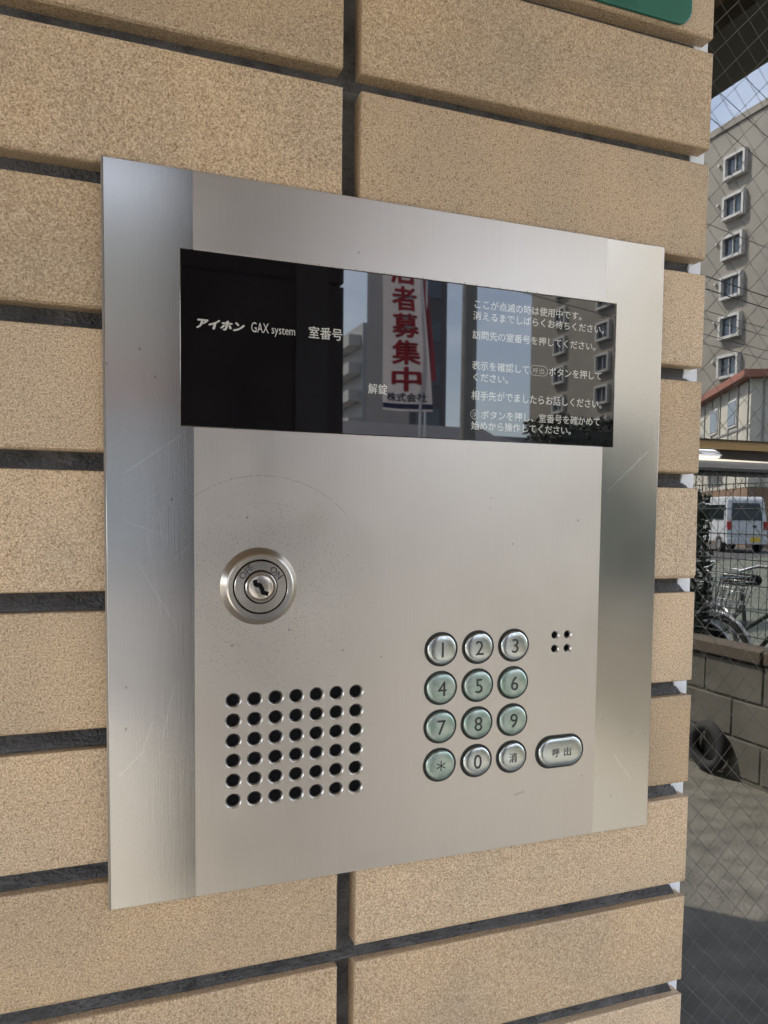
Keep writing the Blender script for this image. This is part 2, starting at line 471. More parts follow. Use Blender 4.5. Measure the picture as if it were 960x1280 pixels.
def text_mesh(body, size=1, extrude=.0, offset=0, align='LEFT', res=3):
    if offset > 0:                                   # heavier weight: the same glyphs laid over each other, each a hair proud of the last
        base = text_mesh(body, size, extrude, 0, align, res)
        V = [v.co.copy() for v in base.vertices]; F = [tuple(p.vertices) for p in base.polygons]
        mb = MB(); st = offset * size
        for k, (dx, dz) in enumerate(((0, 0), (st, 0), (-st, 0), (0, st * .8), (0, -st * .8))):
            mb.add([(v.x + dx, v.y * (1 + k * .03) - (k * 2e-6 if extrude < .01 else 0), v.z + dz) for v in V], F)
        return mb.mesh('lettering')
    cu = bpy.data.curves.new('text', 'FONT'); cu.body = body; cu.size = size; cu.extrude = extrude; cu.offset = offset
    cu.align_x = align; cu.resolution_u = res
    return from_curve(cu)


def fit(me, x0, x1, z0, z1):
    """scale a lettering mesh into a rectangle"""
    xs = [v.co.x for v in me.vertices]; zs = [v.co.z for v in me.vertices]
    a, b, c, d = min(xs), max(xs), min(zs), max(zs)
    for v in me.vertices:
        v.co.x = x0 + (v.co.x - a) / (b - a) * (x1 - x0)
        v.co.z = z0 + (v.co.z - c) / (d - c) * (z1 - z0)
    return me


def circ(cx, cz, r, n=28, sx=1.0):
    return [(cx + r * sx * math.cos(2 * math.pi * k / n), cz + r * math.sin(2 * math.pi * k / n)) for k in range(n)]


def rect(x0, x1, z0, z1): return [(x0, z0), (x1, z0), (x1, z1), (x0, z1)]


def stadium(cx, cz, hw, r, n=16):
    f = hw - r
    return [(cx + f + r * math.cos(-math.pi / 2 + math.pi * k / n), cz + r * math.sin(-math.pi / 2 + math.pi * k / n)) for k in range(n + 1)] + \
           [(cx - f + r * math.cos(math.pi / 2 + math.pi * k / n), cz + r * math.sin(math.pi / 2 + math.pi * k / n)) for k in range(n + 1)]


# ================================================================== SETTING
struct('ground', MB().add([(-400, -400, 0), (400, -400, 0), (400, 400, 0), (-400, 400, 0)], [(0, 1, 2, 3)]), 'asphalt')
struct('pavement', MB().box((-9, -4.6, -.1), (3.05, .3, .006)), 'concrete')
struct('parking_lot', MB().add([(3.3, -12, .012), (60, -38, .012), (60, -5, .012), (3.3, -1, .012)], [(0, 1, 2, 3)]), 'lot')
mb = MB()
for k in range(9): mb.box((-9 + k * 2.0, -4.95, .002), (-8.0 + k * 2.0, -4.83, .007))
struct('road_marking', mb, 'white_paint')

# ---- the building the panel belongs to
house = thing('entrance_building', (0, .3, 0), 'apartment building with brown canopy over its tiled entrance', 'building')
H0 = Vector((0, .3, 0))


def hpart(name, a, b, mat, parent=None):
    a = Vector(a) - H0; b = Vector(b) - H0
    return obj(name, MB().box(a, b), mat, parent or house)


hpart('wall', (-6, .14, 0), (.246, .5, 2.74), 'wallplain')
hpart('wall', (1.2, .05, 0), (1.9, 6, 2.74), 'wallplain')
hpart('wall', (-6, .02, 2.97), (1.9, 6, 9.5), 'wallplain')
can = hpart('canopy', (-6, -2.88, 2.77), (1.74, 6, 2.95), 'soffit')
hpart('edge_beam', (1.5, -2.88, 2.70), (1.742, 6, 2.768), 'fascia', can)
hpart('edge_beam', (-6, -2.885, 2.70), (1.495, -2.70, 2.768), 'fascia', can)
hpart('lobby_wall', (.26, 4.0, 0), (1.19, 4.1, 2.76), 'lobby')
hpart('lobby_wall', (.249, .5, 0), (.30, 3.99, 2.76), 'lobby')
hpart('lobby_floor', (.26, .12, .002), (1.19, 3.99, .012), 'lobby')
hpart('lobby_ceiling', (.26, .12, 2.70), (1.19, 3.99, 2.76), 'lobby')

pil = thing('canopy_pillar', (.425, -2.55, 0), 'dark stone clad pillar with a grey band under the canopy edge', 'pillar')
for k in range(5):
    obj('stone_panel', bevel_box((-.285, -.2, k * .54 + .006), (.285, .2, k * .54 + .534), .004), 'pillar', pil)
obj('core', MB().box((-.27, -.185, .006), (.27, .185, 2.765)), 'black', pil)
obj('grey_band', MB().box((.11, .2005, .006), (.225, .212, 2.69)), 'pillarband', pil)

# ---- the tiled wall: every tile a piece
wall = thing('tiled_wall', (0, .012, 0), 'wall of tan speckled rectangular tiles with recessed charcoal joints', 'wall')
PX, TW, PZ, TH = .2527, .2417, .071, .0609
ZT = Z0 + .0889
tv = []
for i in range(6):
    bm = bmesh.new()
    m = MB().box((-TW / 2, 0, -TH), (TW / 2, .016, 0)); vs = [bm.verts.new(p) for p in m.v]
    for f in m.f: bm.faces.new([vs[q] for q in f])
    bm.edges.ensure_lookup_table()
    bot = [e for e in bm.edges if all(v.co.y < .001 and v.co.z < -.05 for v in e.verts)]
    bmesh.ops.bevel(bm, geom=bot, offset=.0024, segments=3, affect='EDGES', profile=.5)
    fr = [e for e in bm.edges if all(v.co.y < .0005 for v in e.verts) and (all(v.co.z > -.001 for v in e.verts) or abs(e.verts[0].co.x - e.verts[1].co.x) < .001) and len(e.link_faces) == 2]
    bmesh.ops.bevel(bm, geom=fr, offset=.0010, segments=2, affect='EDGES', profile=.5)
    for v in bm.verts: v.co += Vector((random.uniform(-1, 1) * .0004, random.uniform(-1, 1) * .0002, random.uniform(-1, 1) * .0004))
    bmesh.ops.recalc_face_normals(bm, faces=bm.faces)
    me = bpy.data.meshes.new('tile'); bm.to_mesh(me); bm.free()
    for p in me.polygons: p.use_smooth = False
    me.materials.append(MT['tile']); tv.append(me)
for row in range(-17, 22):
    zt = ZT - row * PZ
    if zt - TH < .004 or zt > 2.76: continue
    for col in range(7):
        xr = .2517 - col * PX
        o = obj('tile', tv[random.randrange(6)], None, wall, (xr - TW / 2, -.012 + random.uniform(-.0003, .0003), zt))
        o.rotation_euler = (0, random.uniform(-.0012, .0012), 0)
# recessed joint bed: slightly hollow mortar between the courses
mb = MB(); nx = 60
xs = [-1.55 + i * (.2475 + 1.55) / nx for i in range(nx + 1)]
rows = []
z = .004
zs = []
for row in range(21, -18, -1):
    zt = ZT - row * PZ
    zs += [(zt - TH * .5, .0005), (zt - .0016, .0002), (zt + .0002, -.0062), (zt + .0016, -.0048), (zt + .0042, -.0004), (zt + .0066, .0010), (zt + .0098, .0006)]
zs = [q for q in zs if .004 < q[0] < 2.69]
for (zz, dd) in zs:
    for x in xs: mb.v.append((x, dd + random.uniform(-.0005, .0005), zz + random.uniform(-.0004, .0004)))
n1 = nx + 1
for j in range(len(zs) - 1):
    for i in range(nx):
        mb.f.append((j * n1 + i, j * n1 + i + 1, (j + 1) * n1 + i + 1, (j + 1) * n1 + i)); mb.sm.append(True)
obj('joint_mortar', mb, 'mortar', wall)
obj('wall_core', MB().box((-1.55, .003, .002), (.2475, .125, 2.69)), 'mortar', wall)
ej = MB()
ev = []
zz = .004
while zz < 2.69:
    ev.append((zz, .2462 + random.uniform(-.0012, .0012))); zz += .0055
vs = []; fs = []
for (zz, xl) in ev: vs += [(xl, -.0006, zz), (.2570, -.0006, zz), (.2570, .06, zz), (xl, .06, zz)]
for i in range(len(ev) - 1):
    for k in range(4): fs.append((i * 4 + k, i * 4 + (k + 1) % 4, (i + 1) * 4 + (k + 1) % 4, (i + 1) * 4 + k))
ej.add(vs, fs)
obj('white_edge_trim', ej, 'jamb', wall)

# ---- wired glass beside it, with a polished rail
GY = .072
win = thing('wired_glass_screen', (.70, GY, 0), 'fixed pane of diamond wired glass beside the tiled wall', 'glass screen')
pn = obj('pane', MB().box((-.44, -.003, .03), (.50, .003, 2.69)), 'pane', win)
pn.data.materials.append(MT['paneback'])
for p_ in pn.data.polygons: p_.material_index = 0 if p_.normal.y < -.5 else 1
wm = MB()
x0, x1, z0, z1 = -.44, .50, .03, 2.69
for sgn in (1, -1):
    k = -200
    for k in range(-140, 160):
        c = k * .0215
        pts = []
        # z = c' + sgn*x clipped to the pane
        zc = 1.3 + c
        a, b = x0, x1
        if sgn > 0: a = max(a, z0 - zc); b = min(b, z1 - zc)
        else: a = max(a, zc - z1); b = min(b, zc - z0)
        if b - a > .01: wm.tube([(a, -.0034 + .0001 * sgn, zc + sgn * a), (b, -.0034 + .0001 * sgn, zc + sgn * b)], .00013, 4, False)
o = obj('wire_mesh', wm, 'wire', win); o['kind'] = 'stuff'
obj('frame', MB().box((.50, -.02, .006), (.53, .03, 2.69)), 'jamb', win)
obj('sill', MB().box((-.44, -.02, .006), (.499, .03, .029)), 'jamb', win)
rail = thing('push_rail', (.7, .036, Z0 - .0975), 'polished stainless horizontal push rail in front of the wired glass', 'rail')
mb = MB().tube([(-.439, 0, 0), (-.436, 0, 0), (.44, 0, 0), (.443, 0, 0)], [.0080, .0116, .0116, .0080], 32)
obj('bar', mb, 'chrome', rail)
for x in (-.40, .40):
    obj('bracket', MB().tube([(x, .0095, 0), (x, .033, 0)], .005, 14), 'chrome', rail)

sgn_ = MB()
me = plate_mesh([[(x, z) for x, z in rect(-.17, .17, 0, .12)]], .0013, .0008)
# rounded corner enamel plate
rc = []
for (cx, cz, a0) in ((.16, .01, -90), (.16, .11, 0), (-.16, .11, 90), (-.16, .01, 180)):
    for k in range(7):
        a = math.radians(a0 + 15 * k); rc.append((cx + .01 * math.cos(a), cz + .01 * math.sin(a)))
me = plate_mesh([rc], .0013, .0008)
o = obj('green_sign', me, 'green', None, (.0605, -.0018, Z0 + .1715))
tag(o, 'green enamel sign plate with rounded corners on tiles above the intercom', 'sign')

# ================================================================== INTERCOM PANEL
IC = Vector((.045, 0, Z0 - .3504))
ic = thing('intercom_panel', IC, 'brushed steel apartment intercom panel with black display and keypad', 'intercom')


def iloc(x=0, y=0, z=0): return Vector((x, y, Z0 + z)) - IC       # millimetre plan in metres -> local


PL, PR, PT, PB = -.1242, .2139, .0293, -.3504
SL, SR, ST, SB = -.0882, .1786, -.0096, -.1000
XL, XR = -.0815, .1706
FY = -.0042                                                     # front face of the plate
HALF = .0019
KX = [.0607 + .02434 * i for i in range(3)]
KZ = [-.2236 - .02324 * i for i in range(4)]
CALL = (.1441, -.2932)
loops = [[(XL + .00004, PB), (XR - .00004, PB), (XR - .00004, SB), (XL + .00004, SB)]]
body = []
low = [rect(XL + .00004, XR - .00004, PB, SB)]
holes = []
for i in range(7):
    for j in range(6): holes.append(circ(-.0614 + .01158 * i, -.2454 - .01104 * j, .00428, 24, 1.03))
mic = [circ(x, z, .0029, 18, 1.04) for x in (.1391, .1482) for z in (-.2187, -.2274)]
keys = [circ(x, z, .0103, 36, 1.045) for x in KX for z in KZ]
me = plate_mesh(low + holes + mic + keys + [stadium(CALL[0], CALL[1], .0179, .0107)], HALF, .00008)
obj('face_plate', me, 'steel_mid', ic, iloc(0, FY + HALF, 0))
obj('face_plate', plate_mesh([rect(XL + .00004, XR - .00004, ST, PT)], HALF, .0002), 'steel_mid', ic, iloc(0, FY + HALF, 0))
for (a, b, s) in ((PL, XL, SL), (XR, PR, SR)):
    if a < 0: L = [(a, PB), (b, PB), (b, SB), (s, SB), (s, ST), (b, ST), (b, PT), (a, PT)]
    else: L = [(a, PB), (b, PB), (b, PT), (a, PT), (a, ST), (s, ST), (s, SB), (a, SB)]
    obj('side_plate', plate_mesh([L], HALF, .00025), 'steel_side', ic, iloc(0, FY + HALF, 0))
obj('edge_rim', MB().box((PL - .0012, -.0034, PB - .0003), (PL + .0002, -.0002, PT + .0006)).box((PL + .0003, -.0032, PT - .0002), (PR, -.0002, PT + .0006)), 'steel_edge', ic, iloc())
obj('back_box', MB().box((PL + .004, -.0012, PB + .004), (PR - .004, -.0003, PT - .004)), 'black', ic, iloc())

cs = MB().lathe_y([(.00432, .00418), (.00425, .0041), (.00328, .0030), (.00324, .0014)], 24, sx=1.03, crisp=None).mesh('grille_hole'); cs.materials.append(MT['rimsteel'])
for i in range(7):
    for j in range(6): obj('grille_hole', cs, None, ic, iloc(-.0614 + .01158 * i, 0, -.2454 - .01104 * j))
ms = MB().lathe_y([(.00292, .00418), (.00286, .0041), (.0021, .0032), (.00205, .0014)], 20, sx=1.04, crisp=None).mesh('microphone_hole'); ms.materials.append(MT['rimsteel'])
for x in (.1391, .1482):
    for z in (-.2187, -.2274): obj('microphone_hole', ms, None, ic, iloc(x, 0, z))
# display window and its print
scr = obj('display_window', bevel_box((SL + .00035, FY + .0003, SB + .00035), (SR - .00035, -.0013, ST - .00035), .00025, 1), 'screen', ic, iloc())
TY = FY + .0003 - .00004


def letter(me, mat='print', parent=scr, y=TY, name='lettering', loc=None):
    return obj(name, me, mat, parent, loc if loc is not None else (0, y, 0))


# advance width of one full-width character at size 1
wa = max(v.co.x for v in text_mesh('室室').vertices) - max(v.co.x for v in text_mesh('室').vertices)


def jp(body, x, ztop, zbot, pitch, mat='print', bold=.014):
    """a run of full-width characters from x, between two heights, pitch = advance in metres"""
    me = text_mesh(body, 1, 0.00002, bold)
    s = pitch / wa
    ref = text_mesh('室', 1, 0, bold); zs = [v.co.z for v in ref.vertices]; c0, c1 = min(zs), max(zs)
    for v in me.vertices:
        v.co.x = x + v.co.x * s
        v.co.z = zbot + (v.co.z - c0) / (c1 - c0) * (ztop - zbot)
        v.co.y *= 1
    return letter(me, mat)


P = .00558
jp('ここが点滅の時は使用中です。', .0782, -.0176, -.0226, P)
jp('消えるまでしばらくお待ちください。', .0782, -.0243, -.0293, P)
jp('訪問先の室番号を押してください。', .0779, -.0353, -.0403, P)
jp('表示を確認して', .0779, -.0530, -.0582, P)
jp('ボタンを押して', .0779 + P * 9.35, -.0530, -.0582, P)
jp('呼出', .0779 + P * 7.32, -.0540, -.0574, P * .78, 'print_dim', .0)
ring = plate_mesh([stadium(.0779 + P * 8.12, -.0557, P * 1.12, .0031), stadium(.0779 + P * 8.12, -.0557, P * 1.12 - .00035, .00275)], .00002, 0)
letter(ring, 'print_dim', name='oval_ring')
jp('ください。', .0779, -.0600, -.0650, P)
jp('相手先がでましたらお話しください。', .0779, -.0704, -.0758, P)
jp('消', .0784, -.0829, -.0860, P * .72, 'print_dim', .0)
ring = plate_mesh([circ(.0804, -.0845, .0029), circ(.0804, -.0845, .00255)], .00002, 0)
letter(ring, 'print_dim', name='round_ring')
jp('ボタンを押し、室番号を確かめて', .0784 + P * 1.05, -.0816, -.0868, P * 1.01)
jp('始めから操作してください。', .0780, -.0883, -.0933, P)
letter(fit(text_mesh('室番号', 1, .00002, .012), -.0206, -.0016, -.0490, -.0424))
letter(fit(text_mesh('解錠', 1, .00002, .012), .0137, .0251, -.0766, -.0708))
me = fit(text_mesh('アイホン', 1, .00002, .055), -.0800, -.0553, -.0492, -.0440)
for v in me.vertices: v.co.x += (v.co.z + .0466) * .25
letter(me)
letter(fit(text_mesh('GAX', 1, .00002, .0), -.0517, -.0424, -.0486, -.0434))
letter(fit(text_mesh('system', 1, .00002, .0), -.0409, -.0281, -.0499, -.0449))

# corroded residue along the rim of the display
rs = MB()
for k in range(75):
    e = random.random(); t = random.random(); a = random.uniform(.00015, .00045); b = random.uniform(.0001, .0004)
    if e < .55: x, z = SL + t * (SR - SL), ST + random.uniform(-.0002, .0004)
    elif e < .75: x, z = SL + random.uniform(-.0004, .0002), SB + t * (ST - SB)
    elif e < .9: x, z = SR + random.uniform(-.0002, .0004), SB + t * (ST - SB)
    else: x, z = SL + t * (SR - SL), SB + random.uniform(-.0004, .0002)
    rs.add([(x - a, FY - .0001, z - b), (x + a, FY - .0001, z - b * .6), (x + a * .5, FY - .0001, z + b), (x - a * .7, FY - .0001, z + b * .7), (x, FY - .0003, z)], [(0, 1, 4), (1, 2, 4), (2, 3, 4), (3, 0, 4)])
o = obj('rim_residue', rs, 'rubber', scr); o['kind'] = 'stuff'

# key switch
lk = obj('key_switch', MB().lathe_y([(.0209, .0), (.0208, .0012), (.0202, .0020), (.0180, .0052), (.0172, .0056), (.0149, .0054), (.0146, .0051), (.0146, .0038), (.0001, .0038)], 64, crisp=True),
         'lockmetal', ic, iloc(LOCK[0], FY, LOCK[1] - Z0))
obj('turning_disc', MB().lathe_y([(.0139, .0039), (.0139, .0052), (.0136, .0055), (.0088, .0057), (.0001, .0057)], 56, crisp=True), 'lockmetal', lk)
obj('core_ring', MB().lathe_y([(.0085, .0057), (.0083, .0066), (.0078, .0071), (.0072, .0071), (.0069, .0062), (.0001, .0062)], 48, crisp=True), 'lockbright', lk)
obj('core', MB().lathe_y([(.0066, .0062), (.0066, .0067), (.0061, .0069), (.0034, .00705), (.0, .0071)], 44), 'lockbright', lk)
obj('groove_shade', MB().lathe_y([(.0146, .0039), (.0138, .0039)], 56, crisp=None), 'black', lk)  # flat black ring stands for the shade in this gap
obj('groove_shade', MB().lathe_y([(.0091, .00575), (.0085, .00575)], 48, crisp=None), 'black', lk)  # shade drawn as a black ring on the disc, no recess cut
kh = MB()
pts = [(-.0034, .0036), (-.0030, .0013), (-.0008, .0012), (.0003, -.0008), (.0009, -.0029), (.0034, -.0036)]
for (a, b) in zip(pts, pts[1:]):
    d = Vector((b[0] - a[0], 0, b[1] - a[1])); n = Vector((-d.z, 0, d.x)).normalized() * .00115; d.normalize()
    A = Vector((a[0], -.00718, a[1])) - d * .0004; B = Vector((b[0], -.00718, b[1])) + d * .0004
    dz = Vector((0, -.00002 * pts.index(a), 0))
    kh.add([A - n + dz, B - n + dz, B + n + dz, A + n + dz, A - n + Vector((0, .0006, 0)), B - n + Vector((0, .0006, 0)), B + n + Vector((0, .0006, 0)), A + n + Vector((0, .0006, 0))],
           [(0, 1, 2, 3), (0, 4, 5, 1), (1, 5, 6, 2), (2, 6, 7, 3), (3, 7, 4, 0)])
obj('keyhole', kh, 'black', lk)
for s, ang in (('OFF', 134), ('ON', 42)):
    me = text_mesh(s, .0050, .00012, .012, 'CENTER')
    a = math.radians(ang)
    zs = [v.co.z for v in me.vertices]; mz = (min(zs) + max(zs)) / 2
    for v in me.vertices: v.co.z -= mz
    me.transform(Matrix.Translation((.0112 * math.cos(a), -.00572, .0112 * math.sin(a))) @ Matrix.Rotation(-(a - math.pi / 2), 4, 'Y'))
    letter(me, 'ink', lk, 0)

# keypad: every key a part with its numeral
names = [['1', '2', '3'], ['4', '5', '6'], ['7', '8', '9'], ['*', '0', '消']]
green = {'5', '6', '7', '8', '9', '*', '4'}
kprof = [(.0090, 0), (.0090, .0040), (.0087, .0046), (.0080, .00490), (.0060, .00522), (.0036, .00538), (.0012, .00546), (.0, .00546)]
kp_s = MB().lathe_y(kprof, 40, sx=1.04).mesh('key'); kp_s.materials.append(MT['button'])
kp_g = MB().lathe_y(kprof, 40, sx=1.04).mesh('key'); kp_g.materials.append(MT['patina'])
gk = MB().lathe_y([(.0104, .0001), (.0104, .0016), (.0101, .0022), (.0094, .0012)], 36, sx=1.045).mesh('gasket'); gk.materials.append(MT['rubber'])
for j in range(4):
    for i in range(3):
        s = names[j][i]
        k = obj('key', kp_g if s in green else kp_s, None, ic, iloc(KX[i], -.0012, KZ[j]))
        k['label'] = ('green worn' if s in green else 'silver') + ' round key marked ' + {'*': 'with an asterisk', '消': 'with the clear character'}.get(s, s)
        g = obj('gasket', gk, None, k, (0, -.0014, 0))
        if s == '*':
            st = MB()
            for q in range(3):
                a = math.pi / 2 + q * math.pi / 3; c, d = math.cos(a), math.sin(a)
                st.add([(-c * .0032 - d * .00032, -.00556 - q * .00001, -d * .0032 + c * .00032), (-c * .0032 + d * .00032, -.00556 - q * .00001, -d * .0032 - c * .00032),
                        (c * .0032 + d * .00032, -.00556 - q * .00001, d * .0032 - c * .00032), (c * .0032 - d * .00032, -.00556 - q * .00001, d * .0032 + c * .00032)], [(0, 1, 2, 3)])
            me = st.mesh('lettering')
        elif s == '消':
            me = fit(text_mesh(s, 1, .0003, .0), -.0026, .0026, -.0031, .0029); me.transform(Matrix.Translation((0, -.0055, 0)))
        else:
            me = text_mesh(s, 1, .0003, 0, 'CENTER'); xs_ = [v.co.x for v in me.vertices]; zs_ = [v.co.z for v in me.vertices]
            wd = (max(xs_) - min(xs_)) / (max(zs_) - min(zs_)) * .0083
            me = fit(me, -wd / 2, wd / 2, -.0044, .0043); me.transform(Matrix.Translation((0, -.00538, 0)))
        letter(me, 'ink' if s != '消' else 'inkgrey', k, 0, 'numeral')
cprof = [(.0093, 0), (.0093, .0040), (.0090, .0046), (.0083, .0050), (.0062, .0053), (.0034, .0055), (.0, .0056)]
ck = obj('call_key', MB().lathe_y(cprof, 40, flat=.0068), 'button', ic, iloc(CALL[0], -.0012, CALL[1]))
ck['label'] = 'oblong silver call key'
obj('gasket', MB().lathe_y([(.0107, .0001), (.0107, .0016), (.0104, .0022), (.0097, .0012)], 36, flat=.0071), 'rubber', ck, (0, -.0014, 0))
for s, x in (('呼', -.0040), ('出', .0044)):
    me = fit(text_mesh(s, 1, .0003, .0), x - .0025, x + .0025, -.0028, .0026); me.transform(Matrix.Translation((0, -.00558, 0)))
    letter(me, 'inkgrey', ck, 0)

# ================================================================== STREET BEHIND THE VIEWER (seen in the glass, display and steel)
bw = thing('block_wall', (2.98, -4.2, 0), 'low concrete block boundary wall along the side of the entrance', 'wall')
blk = bevel_box((-.05, -.195, 0), (.05, .195, .19), .006, 1, 'block', .001)
blk.materials.append(MT['block'])
for c in range(3):
    for k in range(14):
        y = -2.8 + .4 * k + (.2 if c % 2 else 0)
        obj('block', blk, None, bw, (random.uniform(-.002, .002), y, .03 + c * .2))
obj('mortar_core', MB().box((-.043, -3.0, 0), (.043, 2.9, .62)), 'block', bw)
for k in range(10): obj('coping', bevel_box((-.07, -.295, 0), (.07, .295, .07), .008, 1), 'cap', bw, (0, -2.7 + .6 * k, .63))
fen = thing('mesh_fence', (2.98, -4.2, .70), 'green wire mesh fence standing on the block wall', 'fence')
for k in range(4): obj('post', MB().tube([(0, -2.9 + 1.93 * k, 0), (0, -2.9 + 1.93 * k, .86)], .02, 10), 'fence', fen)
fm = MB()
for k in range(117): fm.tube([(0, -2.9 + .05 * k, .04), (0, -2.9 + .05 * k, .83)], .0022, 4, False)
for k in range(7): fm.tube([(.004, -2.9, .05 + .13 * k), (.004, 2.9, .05 + .13 * k)], .003, 4, False)
o = obj('wire_mesh', fm, 'fence', fen); o['kind'] = 'stuff'
ty = thing('old_tyre', (2.89, -2.72, .146), 'small black tyre leaning against the block wall', 'tyre')
mb = MB(); n = 28; vs = []; fs = []
for i in range(n):
    a = 2 * math.pi * i / n
    for k in range(8):
        b = 2 * math.pi * k / 8; rr = .105 + .03 * math.cos(b)
        vs.append((.03 * math.sin(b), rr * math.cos(a), rr * math.sin(a)))
for i in range(n):
    for k in range(8): fs.append((i * 8 + k, i * 8 + (k + 1) % 8, ((i + 1) % n) * 8 + (k + 1) % 8, ((i + 1) % n) * 8 + k))
mb.add(vs, fs, True); obj('tread', mb, 'tyre', ty)

sh = thing('clipped_shrub', (3.22, -3.42, 0), 'dark leafy shrub behind the mesh fence', 'shrub')
for k in range(5):
    a = k * 1.3; obj('stem', MB().tube([(0, 0, 0), (.08 * math.cos(a), .1 * math.sin(a), .5), (.12 * math.cos(a), .12 * math.sin(a), 1.05)], [.015, .011, .005], 6), 'brownwall', sh)
lf = MB()
for k in range(2600):
    a = random.uniform(0, 6.283); h = random.uniform(.3, 1.52); rr = .20 * math.sqrt(random.random()) * (1.1 - .35 * abs(h - .9))
    p = Vector((rr * math.cos(a), rr * 1.1 * math.sin(a), h)); u = Vector((random.gauss(0, 1), random.gauss(0, 1), random.gauss(0, 1))).normalized()
    v = u.orthogonal().normalized(); s = random.uniform(.018, .034)
    lf.add([p - u * s, p + v * s * .5, p + u * s, p - v * s * .5], [(0, 1, 2, 3)])
obj('foliage', lf, 'leaf', sh)

# white kei van, seen from behind in the glass
vn = thing('parked_van', (23.55, -24.6, .012), 'small white delivery van with yellow number plate on the parking lot', 'van', None, math.radians(200.5))
vn.scale = (1.12, 1.12, 1.12)
prof = [(-1.62, .32), (-1.66, .62), (-1.60, 1.05), (-1.46, 1.80), (-1.34, 1.90), (.70, 1.90), (.92, 1.82), (1.42, 1.12), (1.60, .98), (1.66, .62), (1.62, .32)]
mb = MB(); vs = []
for sx in (-1, 1):
    for (y, z) in prof:
        xx = .70 if z < 1.1 else .70 - (z - 1.1) * .10
        vs.append((sx * xx, y, z))
n = len(prof); fs = [tuple(range(n)), tuple(reversed(range(n, 2 * n)))]
for i in range(n): fs.append((i, n + i, n + (i + 1) % n, (i + 1) % n))
mb.add(vs, fs); me = clean_normals(mb.mesh('body'))
bm = bmesh.new(); bm.from_mesh(me); bmesh.ops.bevel(bm, geom=list(bm.edges), offset=.05, segments=2, affect='EDGES', profile=.5, clamp_overlap=True); bm.to_mesh(me); bm.free()
obj('body', me, 'vanwhite', vn)
obj('rear_window', MB().add([(-.52, -1.625, 1.10), (.52, -1.625, 1.10), (.47, -1.50, 1.68), (-.47, -1.50, 1.68)], [(0, 1, 2, 3)]).add([(-.52, -1.60, 1.10), (.52, -1.60, 1.10), (.47, -1.475, 1.68), (-.47, -1.475, 1.68)], [(3, 2, 1, 0)]), 'vanglass', vn)
for sx in (-1, 1):
    for (y0, y1) in ((-1.30, -.52), (-.44, .30), (.38, .98)):
        x0 = .712
        obj('side_window', MB().box((min(sx * .60, sx * .712), y0, 1.14), (max(sx * .60, sx * .712), y1, 1.62)), 'vanglass', vn)
    for y in (-1.05, 1.12):
        wh = obj('wheel', MB().tube([(sx * .56, y, .28), (sx * .715, y, .28)], .27, 24), 'tyre', vn)
        obj('rim', MB().tube([(sx * .70, y, .28), (sx * .725, y, .28)], .17, 20), 'rim', wh)
    obj('tail_lamp', bevel_box((sx * .62 - .06, -1.70, .78), (sx * .62 + .06, -1.60, 1.06), .015, 1), 'tail', vn)
obj('bumper', bevel_box((-.70, -1.72, .28), (.70, -1.58, .50), .03, 2), 'vanwhite', vn)
obj('number_plate', MB().box((-.42, -1.735, .36), (-.09, -1.722, .53)), 'plateyellow', vn)
obj('handle', MB().box((-.30, -1.69, .86), (-.20, -1.655, .93)), 'black', vn)
obj('windscreen', MB().add([(-.56, 1.40, 1.16), (.56, 1.40, 1.16), (.50, .98, 1.76), (-.50, .98, 1.76)], [(3, 2, 1, 0)]), 'vanglass', vn)


def window_meshes(w_, h_, proud, fr):
    f = MB().box((-proud, -w_ / 2 - fr, -h_ / 2 - fr), (0, -w_ / 2, h_ / 2 + fr)).box((-proud, w_ / 2, -h_ / 2 - fr), (0, w_ / 2 + fr, h_ / 2 + fr)) \
        .box((-proud, -w_ / 2, h_ / 2), (0, w_ / 2, h_ / 2 + fr)).box((-proud - .06, -w_ / 2, -h_ / 2 - fr), (0, w_ / 2, -h_ / 2)).box((-proud * .5, -.03, -h_ / 2), (-.005, .03, h_ / 2))
    p = MB().box((-.06, -w_ / 2, -h_ / 2), (-.01, w_ / 2, h_ / 2))
    return f, p


# tall apartment block: its long side faces the street sideways on
ap = thing('apartment_block', (44, -50, 0), 'tall beige apartment block with projecting window surrounds', 'building')
obj('wall', MB().box((0, -26, 0), (12, 23, 30)), 'apt', ap)
obj('parapet', MB().box((-.12, -26.1, 30.002), (12, 23.1, 30.5)), 'apt', ap)
fme, pme = window_meshes(1.7, 1.35, .34, .2)
fme = fme.mesh('window'); fme.materials.append(MT['aptframe']); pme = pme.mesh('pane'); pme.materials.append(MT['winpane'])
vme = MB().tube([(-.16, 0, 0), (0, 0, 0)], .11, 10).mesh('vent'); vme.materials.append(MT['aptframe'])
for fl in range(10):
    for yy in (15.5, 3.4, -4.2, -12.6, -20):
        wn = obj('window', fme, None, ap, (-.01, yy, 27.0 - 2.9 * fl))
        obj('pane', pme, None, wn)
        if yy > 0: obj('vent', vme, None, ap, (-.01, yy - 1.75, 27.6 - 2.9 * fl))

